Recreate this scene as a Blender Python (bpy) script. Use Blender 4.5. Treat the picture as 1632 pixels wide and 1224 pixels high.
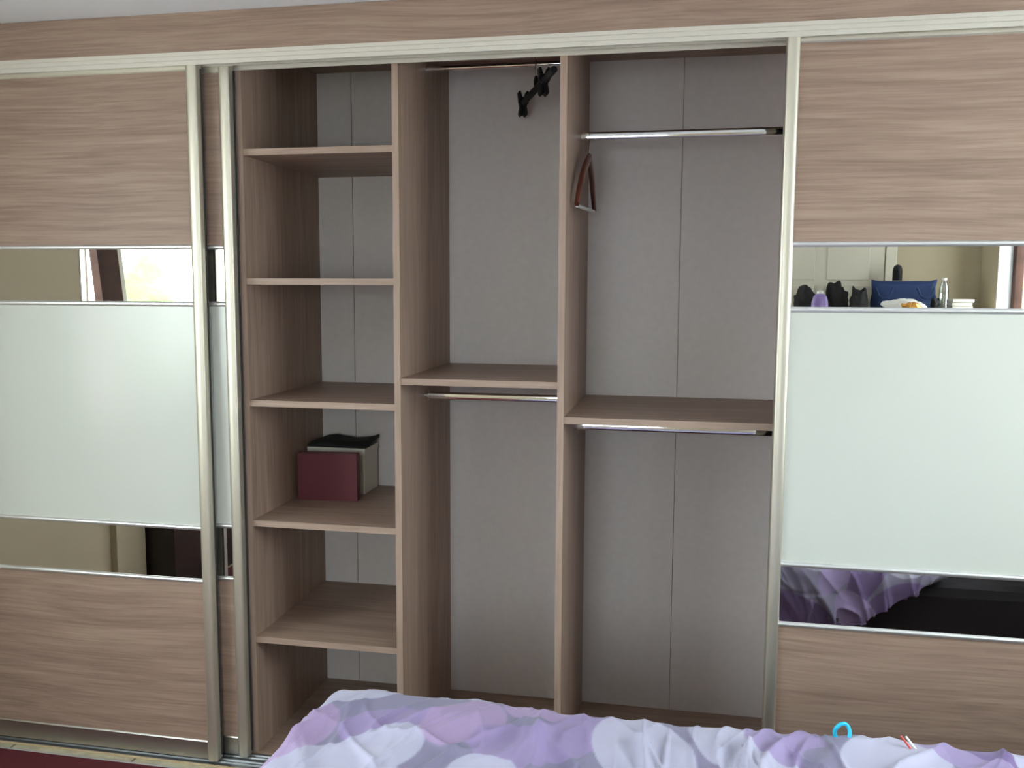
import bpy, bmesh, math, random
from mathutils import Vector, Matrix, noise

# ------------------------------------------------------------------ scene reset
for o in list(bpy.data.objects):
    bpy.data.objects.remove(o)
S = bpy.context.scene
COL = S.collection
random.seed(7)

# ------------------------------------------------------------------ camera
CAM = Vector((0.674, -2.5448, 1.5486))
YAW, PIT, ROL, FPX = 0.1943, -0.1078, 0.0045, 1437.4
def cam_axes():
    cy, sy, cp, sp, cr, sr = (math.cos(YAW), math.sin(YAW), math.cos(PIT), math.sin(PIT), math.cos(ROL), math.sin(ROL))
    f = Vector((-sy * cp, cy * cp, sp)); r = Vector((cy, sy, 0)); u = r.cross(f)
    return cr * r + sr * u, -sr * r + cr * u, f
r_, u_, f_ = cam_axes()
cd = bpy.data.cameras.new('camera'); cam = bpy.data.objects.new('camera', cd); COL.objects.link(cam)
cam.matrix_world = Matrix(((r_.x, u_.x, -f_.x, CAM.x), (r_.y, u_.y, -f_.y, CAM.y), (r_.z, u_.z, -f_.z, CAM.z), (0, 0, 0, 1)))
cd.sensor_fit = 'HORIZONTAL'; cd.sensor_width = 36.0; cd.lens = FPX / 1632 * 36.0
cd.clip_start = 0.02; cd.clip_end = 200
S.camera = cam

# ------------------------------------------------------------------ light: overcast daylight through the two windows
W = bpy.data.worlds.new('overcast_sky'); S.world = W; W.use_nodes = True
bg = W.node_tree.nodes['Background']
# hazy bright sky, a little brighter at the zenith than at the horizon
nt = W.node_tree
tcw = nt.nodes.new('ShaderNodeTexCoord'); sep = nt.nodes.new('ShaderNodeSeparateXYZ'); nt.links.new(tcw.outputs['Generated'], sep.inputs[0])
mrw = nt.nodes.new('ShaderNodeMapRange'); mrw.inputs['From Min'].default_value = 0.0; mrw.inputs['From Max'].default_value = 1.0
mrw.inputs['To Min'].default_value = 0.62; mrw.inputs['To Max'].default_value = 1.0
nt.links.new(sep.outputs['Z'], mrw.inputs['Value'])
mlw = nt.nodes.new('ShaderNodeMath'); mlw.operation = 'MULTIPLY'; mlw.inputs[1].default_value = 24.0
nt.links.new(mrw.outputs[0], mlw.inputs[0]); nt.links.new(mlw.outputs[0], bg.inputs['Strength'])
bg.inputs['Color'].default_value = (0.87, 0.95, 1.0, 1)

def portal(name, loc, rot, sx, sy):
    l = bpy.data.lights.new(name, 'AREA'); l.shape = 'RECTANGLE'; l.size = sx; l.size_y = sy
    l.cycles.is_portal = True
    o = bpy.data.objects.new(name, l); COL.objects.link(o); o.location = loc; o.rotation_euler = rot
    return o
# window openings (y0, y1, z0, z1)
XL, XR, YB, YW, HC = -1.98, 2.50, -3.76, 0.69, 2.3525
WIN1 = (-3.05, -1.02, 0.92, 2.14)
WIN2 = (-3.42, -2.93, 0.95, 2.12)
WIN3 = (-1.60, -0.42, 1.05, 2.20)
WIN4 = (-0.45, 0.50, 1.00, 2.00)      # back wall, x range
portal('window_daylight_portal', (XL - 0.16, (WIN1[0] + WIN1[1]) / 2, (WIN1[2] + WIN1[3]) / 2), (0, -math.pi / 2, 0), WIN1[3] - WIN1[2], WIN1[1] - WIN1[0])
portal('window_daylight_portal', (XR + 0.16, (WIN2[0] + WIN2[1]) / 2, (WIN2[2] + WIN2[3]) / 2), (0, math.pi / 2, 0), WIN2[3] - WIN2[2], WIN2[1] - WIN2[0])

portal('window_daylight_portal', (XR + 0.16, (WIN3[0] + WIN3[1]) / 2, (WIN3[2] + WIN3[3]) / 2), (0, math.pi / 2, 0), WIN3[3] - WIN3[2], WIN3[1] - WIN3[0])
portal('window_daylight_portal', ((WIN4[0] + WIN4[1]) / 2, YB - 0.16, (WIN4[2] + WIN4[3]) / 2), (math.pi / 2, 0, 0), WIN4[1] - WIN4[0], WIN4[3] - WIN4[2])

vs = S.view_settings
vs.view_transform = 'Standard'; vs.look = 'None'; vs.gamma = 1.0; vs.use_curve_mapping = False
vs.exposure = 0.02

# ------------------------------------------------------------------ materials
MATS = {}
def lin(c):
    return tuple(((v / 255) / 12.92 if v / 255 <= 0.04045 else ((v / 255 + 0.055) / 1.055) ** 2.4) for v in c)
def mat(name, col, rough=0.5, metal=0.0, spec=0.5, bump=0.0, bscale=200.0, mottle=0.0, mscale=8.0, sheen=0.0, coat=0.0):
    m = bpy.data.materials.new(name); m.use_nodes = True; MATS[name] = m
    nt = m.node_tree; b = nt.nodes['Principled BSDF']
    b.inputs['Base Color'].default_value = (*col, 1); b.inputs['Roughness'].default_value = rough
    b.inputs['Metallic'].default_value = metal; b.inputs['Specular IOR Level'].default_value = spec
    b.inputs['Sheen Weight'].default_value = sheen; b.inputs['Coat Weight'].default_value = coat
    tc = None
    if mottle or bump:
        tc = nt.nodes.new('ShaderNodeTexCoord')
    if mottle:
        n = nt.nodes.new('ShaderNodeTexNoise'); n.inputs['Scale'].default_value = mscale; n.inputs['Detail'].default_value = 5
        nt.links.new(tc.outputs['Object'], n.inputs['Vector'])
        cr = nt.nodes.new('ShaderNodeValToRGB')
        cr.color_ramp.elements[0].position = 0.3; cr.color_ramp.elements[1].position = 0.7
        cr.color_ramp.elements[0].color = (*[max(0, v * (1 - mottle)) for v in col], 1)
        cr.color_ramp.elements[1].color = (*[min(1, v * (1 + mottle)) for v in col], 1)
        nt.links.new(n.outputs['Fac'], cr.inputs['Fac']); nt.links.new(cr.outputs['Color'], b.inputs['Base Color'])
    if bump:
        n2 = nt.nodes.new('ShaderNodeTexNoise'); n2.inputs['Scale'].default_value = bscale; n2.inputs['Detail'].default_value = 3
        nt.links.new(tc.outputs['Object'], n2.inputs['Vector'])
        bp = nt.nodes.new('ShaderNodeBump'); bp.inputs['Strength'].default_value = bump; bp.inputs['Distance'].default_value = 0.002
        nt.links.new(n2.outputs['Fac'], bp.inputs['Height']); nt.links.new(bp.outputs['Normal'], b.inputs['Normal'])
    return m

def wood(name, axis, dark, mid, light, rough=0.45, freq=38.0):
    """straight-grained laminate; grain runs along axis (0 x, 1 y, 2 z)"""
    m = bpy.data.materials.new(name); m.use_nodes = True; MATS[name] = m
    nt = m.node_tree; N = nt.nodes; L = nt.links; b = N['Principled BSDF']
    b.inputs['Roughness'].default_value = rough; b.inputs['Specular IOR Level'].default_value = 0.35
    tc = N.new('ShaderNodeTexCoord'); oi = N.new('ShaderNodeObjectInfo')
    mul = N.new('ShaderNodeVectorMath'); mul.operation = 'SCALE'; mul.inputs[0].default_value = (13.1, 7.7, 5.3)
    L.new(oi.outputs['Random'], mul.inputs['Scale'])
    add = N.new('ShaderNodeVectorMath'); add.operation = 'ADD'
    L.new(tc.outputs['Object'], add.inputs[0]); L.new(mul.outputs[0], add.inputs[1])
    # slow sideways drift of the grain
    wm = N.new('ShaderNodeMapping'); wsc = [2.5] * 3; wsc[axis] = 1.3; wm.inputs['Scale'].default_value = wsc; L.new(add.outputs[0], wm.inputs['Vector'])
    wn = N.new('ShaderNodeTexNoise'); wn.inputs['Scale'].default_value = 1.0; wn.inputs['Detail'].default_value = 1.0; L.new(wm.outputs[0], wn.inputs['Vector'])
    ws = N.new('ShaderNodeVectorMath'); ws.operation = 'SCALE'; ws.inputs['Scale'].default_value = 0.05; L.new(wn.outputs['Color'], ws.inputs[0])
    wa = N.new('ShaderNodeVectorMath'); wa.operation = 'ADD'; L.new(add.outputs[0], wa.inputs[0]); L.new(ws.outputs[0], wa.inputs[1])
    def stretched(s_along, s_across, detail, dist):
        mp = N.new('ShaderNodeMapping'); sc = [s_across] * 3; sc[axis] = s_along
        mp.inputs['Scale'].default_value = sc
        L.new(wa.outputs[0], mp.inputs['Vector'])
        n = N.new('ShaderNodeTexNoise'); n.inputs['Scale'].default_value = 1.0; n.inputs['Detail'].default_value = detail
        n.inputs['Roughness'].default_value = 0.6; n.inputs['Distortion'].default_value = dist
        L.new(mp.outputs[0], n.inputs['Vector']); return n.outputs['Fac']
    a = stretched(1.6, freq, 4.0, 0.2); c = stretched(4.0, freq * 3.6, 3.0, 0.1)
    mx = N.new('ShaderNodeMix'); mx.inputs['Factor'].default_value = 0.5
    L.new(a, mx.inputs['A']); L.new(c, mx.inputs['B'])
    cr = N.new('ShaderNodeValToRGB'); e = cr.color_ramp.elements
    e[0].position = 0.36; e[0].color = (*dark, 1); e[1].position = 0.66; e[1].color = (*light, 1)
    k = e.new(0.5); k.color = (*mid, 1)
    L.new(mx.outputs['Result'], cr.inputs['Fac']); L.new(cr.outputs['Color'], b.inputs['Base Color'])
    bp = N.new('ShaderNodeBump'); bp.inputs['Strength'].default_value = 0.12; bp.inputs['Distance'].default_value = 0.001
    L.new(c, bp.inputs['Height']); L.new(bp.outputs['Normal'], b.inputs['Normal'])
    return m

WD, WM, WL = (0.238, 0.160, 0.121), (0.312, 0.214, 0.162), (0.392, 0.278, 0.213)
wood('wood_x', 0, WD, WM, WL); wood('wood_z', 2, WD, WM, WL)
wood('wood_edge', 0, (0.30, 0.212, 0.163), (0.36, 0.258, 0.202), (0.42, 0.31, 0.245))
wood('wood_edge_z', 2, (0.30, 0.212, 0.163), (0.36, 0.258, 0.202), (0.42, 0.31, 0.245))
mat('satin_white_glass', (0.60, 0.62, 0.56), rough=0.26, spec=0.9)
mat('mirror', (0.76, 0.75, 0.72), rough=0.0, metal=1.0)
mat('champagne_aluminium', (0.66, 0.62, 0.52), rough=0.42, metal=0.85)
mat('track_dark', (0.22, 0.23, 0.24), rough=0.45, metal=0.8)
mat('rail_aluminium', (0.55, 0.53, 0.50), rough=0.35, metal=1.0)
mat('track_aluminium', (0.70, 0.66, 0.58), rough=0.45, metal=0.45)
mat('bright_aluminium', (0.76, 0.76, 0.76), rough=0.38, metal=0.85)
mat('dark_rubber', (0.03, 0.03, 0.03), rough=0.7)
mat('back_board', (0.70, 0.65, 0.635), rough=0.6, mottle=0.03, mscale=40)
mat('chrome', (0.86, 0.86, 0.86), rough=0.06, metal=1.0)
mat('wall_paint', (0.47, 0.40, 0.28), rough=0.8, bump=0.15, bscale=120, mottle=0.03, mscale=3)
mat('ceiling_paint', (0.88, 0.91, 0.94), rough=0.85, bump=0.1, bscale=90)
mat('white_gloss_paint', (0.66, 0.62, 0.51), rough=0.35)
mat('dark_brown_timber', (0.060, 0.028, 0.020), rough=0.65, spec=0.2, mottle=0.3, mscale=12)
mat('stone_tile', (0.46, 0.42, 0.29), rough=0.5, mottle=0.30, mscale=14, bump=0.2, bscale=60)
mat('grout', (0.14, 0.12, 0.09), rough=0.9)
mat('red_carpet', (0.105, 0.009, 0.015), rough=0.95, bump=0.9, bscale=700, mottle=0.25, mscale=300)
mat('grey_binding', (0.42, 0.41, 0.40), rough=0.8, bump=0.5, bscale=500)
mat('pale_oak', (0.55, 0.42, 0.25), rough=0.5, mottle=0.15, mscale=30)
mat('red_cloth_cover', (0.11, 0.010, 0.018), rough=0.55, bump=0.3, bscale=900)
mat('page_edge', (0.62, 0.57, 0.47), rough=0.8)
mat('white_card', (0.70, 0.68, 0.60), rough=0.6)
mat('black_fabric', (0.012, 0.012, 0.013), rough=0.8, bump=0.4, bscale=300)
mat('black_plastic', (0.006, 0.006, 0.007), rough=0.6, spec=0.25)
mat('red_brown_wood', (0.085, 0.020, 0.010), rough=0.3, mottle=0.3, mscale=25, coat=0.4)
mat('grey_bar', (0.62, 0.60, 0.58), rough=0.4)
mat('cyan_plastic', (0.02, 0.50, 0.74), rough=0.35)
mat('red_plastic', (0.60, 0.05, 0.04), rough=0.35)
mat('white_plastic', (0.85, 0.83, 0.80), rough=0.35)
mat('dark_bed_fabric', (0.020, 0.017, 0.022), rough=0.9, bump=0.3, bscale=400)
mat('dark_chest_wood', (0.022, 0.016, 0.014), rough=0.4, mottle=0.3, mscale=15)
mat('cream_paint', (0.70, 0.66, 0.56), rough=0.4)
mat('blue_fabric', (0.007, 0.028, 0.115), rough=0.7, bump=0.4, bscale=150)
mat('lilac_plastic', (0.27, 0.19, 0.46), rough=0.3)
mat('foil_white', (0.75, 0.74, 0.70), rough=0.3)
mat('foil_gold', (0.75, 0.36, 0.08), rough=0.25, metal=0.6)
mat('leaf_green', (0.10, 0.20, 0.04), rough=0.6, mottle=0.4, mscale=9)
mat('paving', (0.58, 0.56, 0.55), rough=0.95, mottle=0.2, mscale=2)
mat('pink_render', (0.55, 0.36, 0.32), rough=0.8)

def pane_mat(name, tint, gloss):
    m = bpy.data.materials.new(name); m.use_nodes = True; MATS[name] = m
    nt = m.node_tree; nt.nodes.remove(nt.nodes['Principled BSDF']); out = nt.nodes['Material Output']
    t = nt.nodes.new('ShaderNodeBsdfTransparent'); t.inputs['Color'].default_value = (*tint, 1)
    g = nt.nodes.new('ShaderNodeBsdfGlossy'); g.inputs['Roughness'].default_value = 0.02
    mx = nt.nodes.new('ShaderNodeMixShader'); mx.inputs['Fac'].default_value = gloss
    nt.links.new(t.outputs[0], mx.inputs[1]); nt.links.new(g.outputs[0], mx.inputs[2]); nt.links.new(mx.outputs[0], out.inputs['Surface'])
pane_mat('window_glass', (0.96, 0.98, 0.97), 0.06)
pane_mat('clear_bottle', (0.80, 0.86, 0.86), 0.25)

# ------------------------------------------------------------------ mesh helpers
WLOC = {}
class B:
    """collects geometry in world coordinates, builds ONE mesh object"""
    def __init__(s): s.v = []; s.f = []
    def box(s, x0, x1, y0, y1, z0, z1):
        n = len(s.v)
        s.v += [(x0, y0, z0), (x1, y0, z0), (x1, y1, z0), (x0, y1, z0), (x0, y0, z1), (x1, y0, z1), (x1, y1, z1), (x0, y1, z1)]
        s.f += [tuple(n + i for i in q) for q in ((0, 3, 2, 1), (4, 5, 6, 7), (0, 1, 5, 4), (1, 2, 6, 5), (2, 3, 7, 6), (3, 0, 4, 7))]
        return s
    def prism(s, prof, axis, a0, a1):
        """closed 2D profile extruded along axis. prof gives the two other coords in xyz order"""
        n = len(s.v); k = len(prof)
        for a in (a0, a1):
            for p, q in prof:
                c = [p, q]; c.insert(axis, a); s.v.append(tuple(c))
        s.f.append(tuple(n + i for i in range(k))[::-1]); s.f.append(tuple(n + k + i for i in range(k)))
        for i in range(k):
            j = (i + 1) % k; s.f.append((n + i, n + j, n + k + j, n + k + i))
        return s
    def tube(s, pts, rad, seg=10, closed=False, flat=None):
        """sweep an ellipse along pts; rad number or list; flat = (ratio, dir) squeezes along dir"""
        pts = [Vector(p) for p in pts]; m = len(pts); n0 = len(s.v)
        rads = rad if isinstance(rad, (list, tuple)) else [rad] * m
        up = None
        for i, p in enumerate(pts):
            a = pts[(i - 1) % m] if (closed or i > 0) else p
            c = pts[(i + 1) % m] if (closed or i < m - 1) else p
            t = (c - a).normalized()
            if flat: ref = Vector(flat[1])
            else:
                ref = up if up is not None else (Vector((0, 0, 1)) if abs(t.z) < 0.9 else Vector((1, 0, 0)))
            x = (ref - t * ref.dot(t)).normalized(); y = t.cross(x); up = x
            kx = flat[0] if flat else 1.0
            for j in range(seg):
                an = 2 * math.pi * j / seg
                s.v.append(tuple(p + x * (math.cos(an) * rads[i] * kx) + y * (math.sin(an) * rads[i])))
        rings = m if closed else m - 1
        for i in range(rings):
            i2 = (i + 1) % m
            for j in range(seg):
                j2 = (j + 1) % seg
                s.f.append((n0 + i * seg + j, n0 + i * seg + j2, n0 + i2 * seg + j2, n0 + i2 * seg + j))
        if not closed:
            s.f.append(tuple(n0 + j for j in range(seg))[::-1]); s.f.append(tuple(n0 + (m - 1) * seg + j for j in range(seg)))
        return s
    def lathe(s, prof, cx, cy, seg=24, sx=1.0, sy=1.0):
        n0 = len(s.v)
        for r, z in prof:
            for j in range(seg):
                an = 2 * math.pi * j / seg; s.v.append((cx + r * sx * math.cos(an), cy + r * sy * math.sin(an), z))
        for i in range(len(prof) - 1):
            for j in range(seg):
                j2 = (j + 1) % seg
                s.f.append((n0 + i * seg + j, n0 + i * seg + j2, n0 + (i + 1) * seg + j2, n0 + (i + 1) * seg + j))
        s.f.append(tuple(n0 + j for j in range(seg))[::-1]); s.f.append(tuple(n0 + (len(prof) - 1) * seg + j for j in range(seg)))
        return s
    def build(s, name, m, parent=None, bevel=0.0, smooth=False, seg=2, base=False):
        vs_ = [Vector(v) for v in s.v]
        lo = Vector([min(v[i] for v in vs_) for i in range(3)]); hi = Vector([max(v[i] for v in vs_) for i in range(3)])
        c = (lo + hi) / 2
        if base: c.z = lo.z
        me = bpy.data.meshes.new(name); me.from_pydata([tuple(v - c) for v in vs_], [], s.f); me.update()
        bm = bmesh.new(); bm.from_mesh(me); bmesh.ops.recalc_face_normals(bm, faces=bm.faces); bm.to_mesh(me); bm.free()
        me.materials.append(MATS[m] if isinstance(m, str) else m)
        o = bpy.data.objects.new(name, me); COL.objects.link(o)
        if parent is not None:
            o.parent = parent; o.location = c - WLOC[parent]
        else: o.location = c
        WLOC[o] = c
        if bevel:
            md = o.modifiers.new('bevel', 'BEVEL'); md.width = bevel; md.segments = seg; md.limit_method = 'ANGLE'; md.angle_limit = math.radians(40)
        if smooth:
            for p in me.polygons: p.use_smooth = True
            if smooth != 'all':
                me.set_sharp_from_angle(angle=math.radians(42))
        return o

def box(name, m, x0, x1, y0, y1, z0, z1, parent=None, bevel=0.0, base=False):
    return B().box(x0, x1, y0, y1, z0, z1).build(name, m, parent, bevel, base=base)
def tag(o, label, cat, group=None):
    o['label'] = label; o['category'] = cat
    if group: o['group'] = group
    return o
def thing(name, loc, label, cat, group=None):
    o = bpy.data.objects.new(name, None); COL.objects.link(o); o.location = loc; o.empty_display_size = 0.1
    WLOC[o] = Vector(loc); return tag(o, label, cat, group)
def struct(o, label=None):
    o['kind'] = 'structure'
    if label: o['label'] = label
    return o

# ------------------------------------------------------------------ the room
fl = struct(box('floor', 'grout', XL - 0.15, XR + 0.15, YB - 0.15, YW + 0.15, -0.15, -0.004), 'beige stone tiled floor beneath the red carpet')
TS = 0.45; x = XL; tile_me = None; gap = 0.003
rows = [(0.0, -TS)]
tiles = {}
xs = [XL + i * TS for i in range(11)]
ys = [0.0 - i * TS for i in range(10)]
for i in range(10):
    for j in range(9):
        x0, x1 = xs[i], min(xs[i + 1], XR); y1, y0 = ys[j], max(ys[j + 1], YB)
        if x1 - x0 < 0.02 or y1 - y0 < 0.02: continue
        key = (round(x1 - x0, 3), round(y1 - y0, 3)); c = Vector(((x0 + x1) / 2, (y0 + y1) / 2, -0.002))
        if key not in tiles:
            o = box('tile', 'stone_tile', x0 + gap, x1 - gap, y0 + gap, y1 - gap, -0.004, 0.0, fl); tiles[key] = o
        else:
            o = tiles[key].copy(); COL.objects.link(o); o.location = c - WLOC[fl]
gr = B()   # garden outside, left open under the house
gr.box(-40, XL - 0.15, -40, 40, -0.60, -0.45).box(XR + 0.15, 40, -40, 40, -0.60, -0.45).box(XL - 0.15, XR + 0.15, -40, YB - 0.15, -0.60, -0.45).box(XL - 0.15, XR + 0.15, YW + 0.15, 40, -0.60, -0.45)
struct(gr.build('ground', 'paving'), 'grey paved ground outside the windows')
wall_sub = 'wall_paint'
def wall_with_hole(name, xin, xout, wins, label):
    b = B(); a, c = sorted((xin, xout)); yp = YB - 0.15
    for y0, y1, z0, z1 in sorted(wins):
        b.box(a, c, yp, y0, 0, HC); b.box(a, c, y0, y1, 0, z0); b.box(a, c, y0, y1, z1, HC); yp = y1
    b.box(a, c, yp, YW + 0.15, 0, HC)
    return struct(b.build(name, wall_sub), label)
wall_with_hole('wall_left', XL, XL - 0.15, [WIN1], 'cream painted wall with the tilted window')
wall_with_hole('wall_right', XR, XR + 0.15, [WIN2, WIN3], 'cream painted wall with two brown windows')
wbk = B(); x0, x1, z0, z1 = WIN4
wbk.box(XL, x0, YB - 0.15, YB, 0, HC).box(x1, XR, YB - 0.15, YB, 0, HC).box(x0, x1, YB - 0.15, YB, 0, z0).box(x0, x1, YB - 0.15, YB, z1, HC)
struct(wbk.build('wall_back', wall_sub), 'cream painted wall behind the tall chest of drawers')
struct(box('wall_front', wall_sub, XL, XR, YW, YW + 0.15, 0, HC), 'wall behind the fitted wardrobe')
struct(box('ceiling', 'ceiling_paint', XL - 0.15, XR + 0.15, YB - 0.15, YW + 0.15, HC, HC + 0.12), 'plain white ceiling')
struct(box('trim_1', 'wall_paint', XL, XL + 0.035, -1.375, -1.15, 0, 0.89, bevel=0.003), 'cream boxed pipe casing under the window')

def window(name, xin, sgn, win, mull, label, tilt=False):
    """sgn -1: left wall, +1: right wall. mull: list of y for mullions"""
    y0, y1, z0, z1 = win; xf = xin + sgn * 0.075; xo = xin + sgn * 0.125
    a, c = sorted((xf, xo)); fw = 0.055
    fr = B().box(a, c, y0, y1, z0, z0 + fw).box(a, c, y0, y1, z1 - fw, z1).box(a, c, y0, y0 + fw, z0 + fw, z1 - fw).box(a, c, y1 - fw, y1, z0 + fw, z1 - fw)
    for my, mw in mull: fr.box(a, c, my - mw / 2, my + mw / 2, z0 + fw, z1 - fw)
    w = struct(fr.build(name, 'dark_brown_timber', bevel=0.004), label)
    edges = [y0 + fw] + sum([[my - mw / 2, my + mw / 2] for my, mw in sorted(mull)], []) + [y1 - fw]
    xm = (a + c) / 2
    for k in range(0, len(edges), 2):
        if edges[k + 1] - edges[k] > 0.02:
            box('pane', 'window_glass', xm - 0.003, xm + 0.003, edges[k], edges[k + 1], z0 + fw, z1 - fw, w)
    s0, s1 = sorted((xin - sgn * 0.05, xf))
    box('sill', 'white_gloss_paint', s0, s1, y0 - 0.03, y1 + 0.03, z0 - 0.022, z0, w, 0.004)
    # white plaster reveal lining
    l0, l1 = sorted((xin - sgn * 0.004, xf))
    B().box(l0, l1, y1 - 0.006, y1, z0, z1).build('reveal', 'ceiling_paint', w)
    B().box(l0, l1, y0, y0 + 0.006, z0, z1).build('reveal', 'ceiling_paint', w)
    B().box(l0, l1, y0 + 0.006, y1 - 0.006, z1 - 0.006, z1).build('reveal', 'ceiling_paint', w)
    return w
# left window: pale fixed frame, narrow fixed light, dark brown pivoting sash standing slightly open
y0, y1, z0, z1 = WIN1; xo, xf = XL - 0.125, XL - 0.095; fw = 0.03
fr = B().box(xo, xf, y0, y1, z0, z0 + fw).box(xo, xf, y0, y1, z1 - fw, z1).box(xo, xf, y0, y0 + fw, z0 + fw, z1 - fw).box(xo, xf, y1 - fw, y1, z0 + fw, z1 - fw).box(xo, xf, -1.205, -1.190, z0 + fw, z1 - fw)
w1 = struct(fr.build('window_1', 'white_gloss_paint', bevel=0.003), 'left wall window with a dark brown pivoting sash')
box('pane', 'window_glass', xo + 0.012, xo + 0.018, -1.190, y1 - fw, z0 + fw, z1 - fw, w1)
box('sill', 'white_gloss_paint', xf, XL + 0.05, y0 - 0.03, y1 + 0.03, z0 - 0.022, z0, w1, 0.004)
for ra, rb_ in ((y1 - 0.006, y1), (y0, y0 + 0.006)): box('reveal', 'ceiling_paint', xf, XL + 0.004, ra, rb_, z0, z1, w1)
window('window_2', XR, 1, WIN2, [], 'dark brown timber window in the right wall beside the tall chest')
window('window_3', XR, 1, WIN3, [(-0.97, 0.09)], 'dark brown timber window in the right wall by the head of the bed')
# window behind the photographer, in the back wall
x0, x1, z0, z1 = WIN4; ya, yc = YB - 0.125, YB - 0.075; fw = 0.055
fr = B().box(x0, x1, ya, yc, z0, z0 + fw).box(x0, x1, ya, yc, z1 - fw, z1)
ex = [x0, x0 + fw, -0.005, 0.055, x1 - fw, x1]
for k in range(0, 6, 2): fr.box(ex[k], ex[k + 1], ya, yc, z0 + fw, z1 - fw)
w4 = struct(fr.build('window_4', 'dark_brown_timber', bevel=0.004), 'dark brown two light window in the back wall')
for k in range(1, 5, 2): box('pane', 'window_glass', ex[k], ex[k + 1], YB - 0.103, YB - 0.097, z0 + fw, z1 - fw, w4)
box('sill', 'white_gloss_paint', x0 - 0.03, x1 + 0.03, yc, YB + 0.05, z0 - 0.022, z0, w4, 0.004)
# the sash of window_1 turns on a horizontal pivot: foot inwards, head outwards
sy0, sy1, sz0, sz1 = -3.00, -1.200, 0.96, 2.10; sh = sz1 - sz0; zp = 1.55
ta = math.radians(-5.5)
q = B(); fw = 0.075; sw_ = 0.155
q.box(-0.02, 0.02, sy0, sy0 + fw, 0, sh).box(-0.02, 0.02, sy1 - sw_, sy1, 0, sh).box(-0.02, 0.02, sy0 + fw, sy1 - sw_, 0, fw).box(-0.02, 0.02, sy0 + fw, sy1 - sw_, sh - fw, sh)
qb = B().box(-0.012, 0.017, sy1 - sw_ - 0.035, sy1 - sw_, fw, sh - fw)
qg = B().box(-0.004, 0.004, sy0 + fw, sy1 - sw_ - 0.035, fw, sh - fw)
for qq in (q, qb, qg):
    qq.v = [(XL - 0.045 + vx * math.cos(ta) + (vz + sz0 - zp) * math.sin(ta), vy, zp + (vz + sz0 - zp) * math.cos(ta) - vx * math.sin(ta)) for vx, vy, vz in qq.v]
sash = q.build('sash', 'dark_brown_timber', w1); qb.build('glazing_bead', 'white_gloss_paint', sash); qg.build('pane', 'window_glass', sash)

# panelled door on the back wall
d1 = struct(box('door_1', 'white_gloss_paint', 1.12, 1.905, YB, YB + 0.03, 0.0, 2.04), 'white panelled door behind the tall chest')
for (px0, px1, pz0, pz1) in ((1.21, 1.475, 1.60, 1.93), (1.55, 1.815, 1.60, 1.93), (1.21, 1.475, 0.95, 1.565), (1.55, 1.815, 0.95, 1.565), (1.21, 1.475, 0.2, 0.85), (1.55, 1.815, 0.2, 0.85)):
    box('door_panel', 'white_gloss_paint', px0, px1, YB + 0.03, YB + 0.038, pz0, pz1, d1, 0.006)
box('door_architrave', 'white_gloss_paint', 1.915, 1.985, YB, YB + 0.02, 0, 2.1, d1, 0.004)
box('door_architrave', 'white_gloss_paint', 1.04, 1.11, YB, YB + 0.02, 0, 2.1, d1, 0.004)
B().tube([(1.18, YB + 0.03, 1.02), (1.18, YB + 0.075, 1.02), (1.29, YB + 0.078, 1.02)], 0.009).build('door_handle', 'chrome', d1, smooth=True)

# ------------------------------------------------------------------ fitted wardrobe
WR = thing('sliding_wardrobe', (0.25, 0.33, 0.0), 'fitted sliding wardrobe with wood, white glass and mirror doors, open in the middle', 'wardrobe')
WX0, WX1 = XL + 0.005, XR - 0.005
YF, YBK, T = 0.082, 0.6616, 0.0201
ZT = 2.3205
XLP, X1L, X1R, X2L, X2R = -0.6928, -0.2107, -0.1906, 0.2933, 0.3132
XRP = 1.040
# carcass boards: a body plus a front edge strip
def upright(x0, x1):
    p = box('divider', 'wood_z', x0, x1, YF + 0.002, YBK, 0.012, ZT, WR)
    box('edge_band', 'wood_edge_z', x0, x1, YF, YF + 0.002, 0.012, ZT, p); return p
def shelf(x0, x1, zt, inset=0.0):
    p = box('shelf', 'wood_x', x0, x1, YF + 0.002 + inset, YBK, zt - T, zt, WR)
    box('edge_band', 'wood_edge', x0, x1, YF + inset, YF + 0.002 + inset, zt - T, zt, p); return p
for x0 in (WX0, XLP - T, X1L, X2L, XRP, WX1 - T): upright(x0, x0 + T)
box('base_board', 'wood_x', WX0, WX1, YF, YBK, 0.0, 0.012, WR)
box('top_board', 'wood_x', WX0, WX1, YF, YBK, ZT, ZT + T, WR)
for zt in (1.9667, 1.5708, 1.1861, 0.7955, 0.4065): shelf(XLP, X1L, zt, 0.004)
shelf(X1R, X2L, 1.2672, 0.003); shelf(X2R, XRP, 1.1634, 0.003)
sx = [WX0, -1.754, -0.56, 0.634, 1.828, WX1]
for i in range(5):
    box('back_board', 'back_board', sx[i] + 0.0012, sx[i + 1] - 0.0012, YBK, YBK + 0.006, 0.0, ZT + T, WR)
box('back_batten', 'wood_z', WX0, WX1, YBK + 0.006, YBK + 0.012, 0.0, ZT + T, WR)

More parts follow.
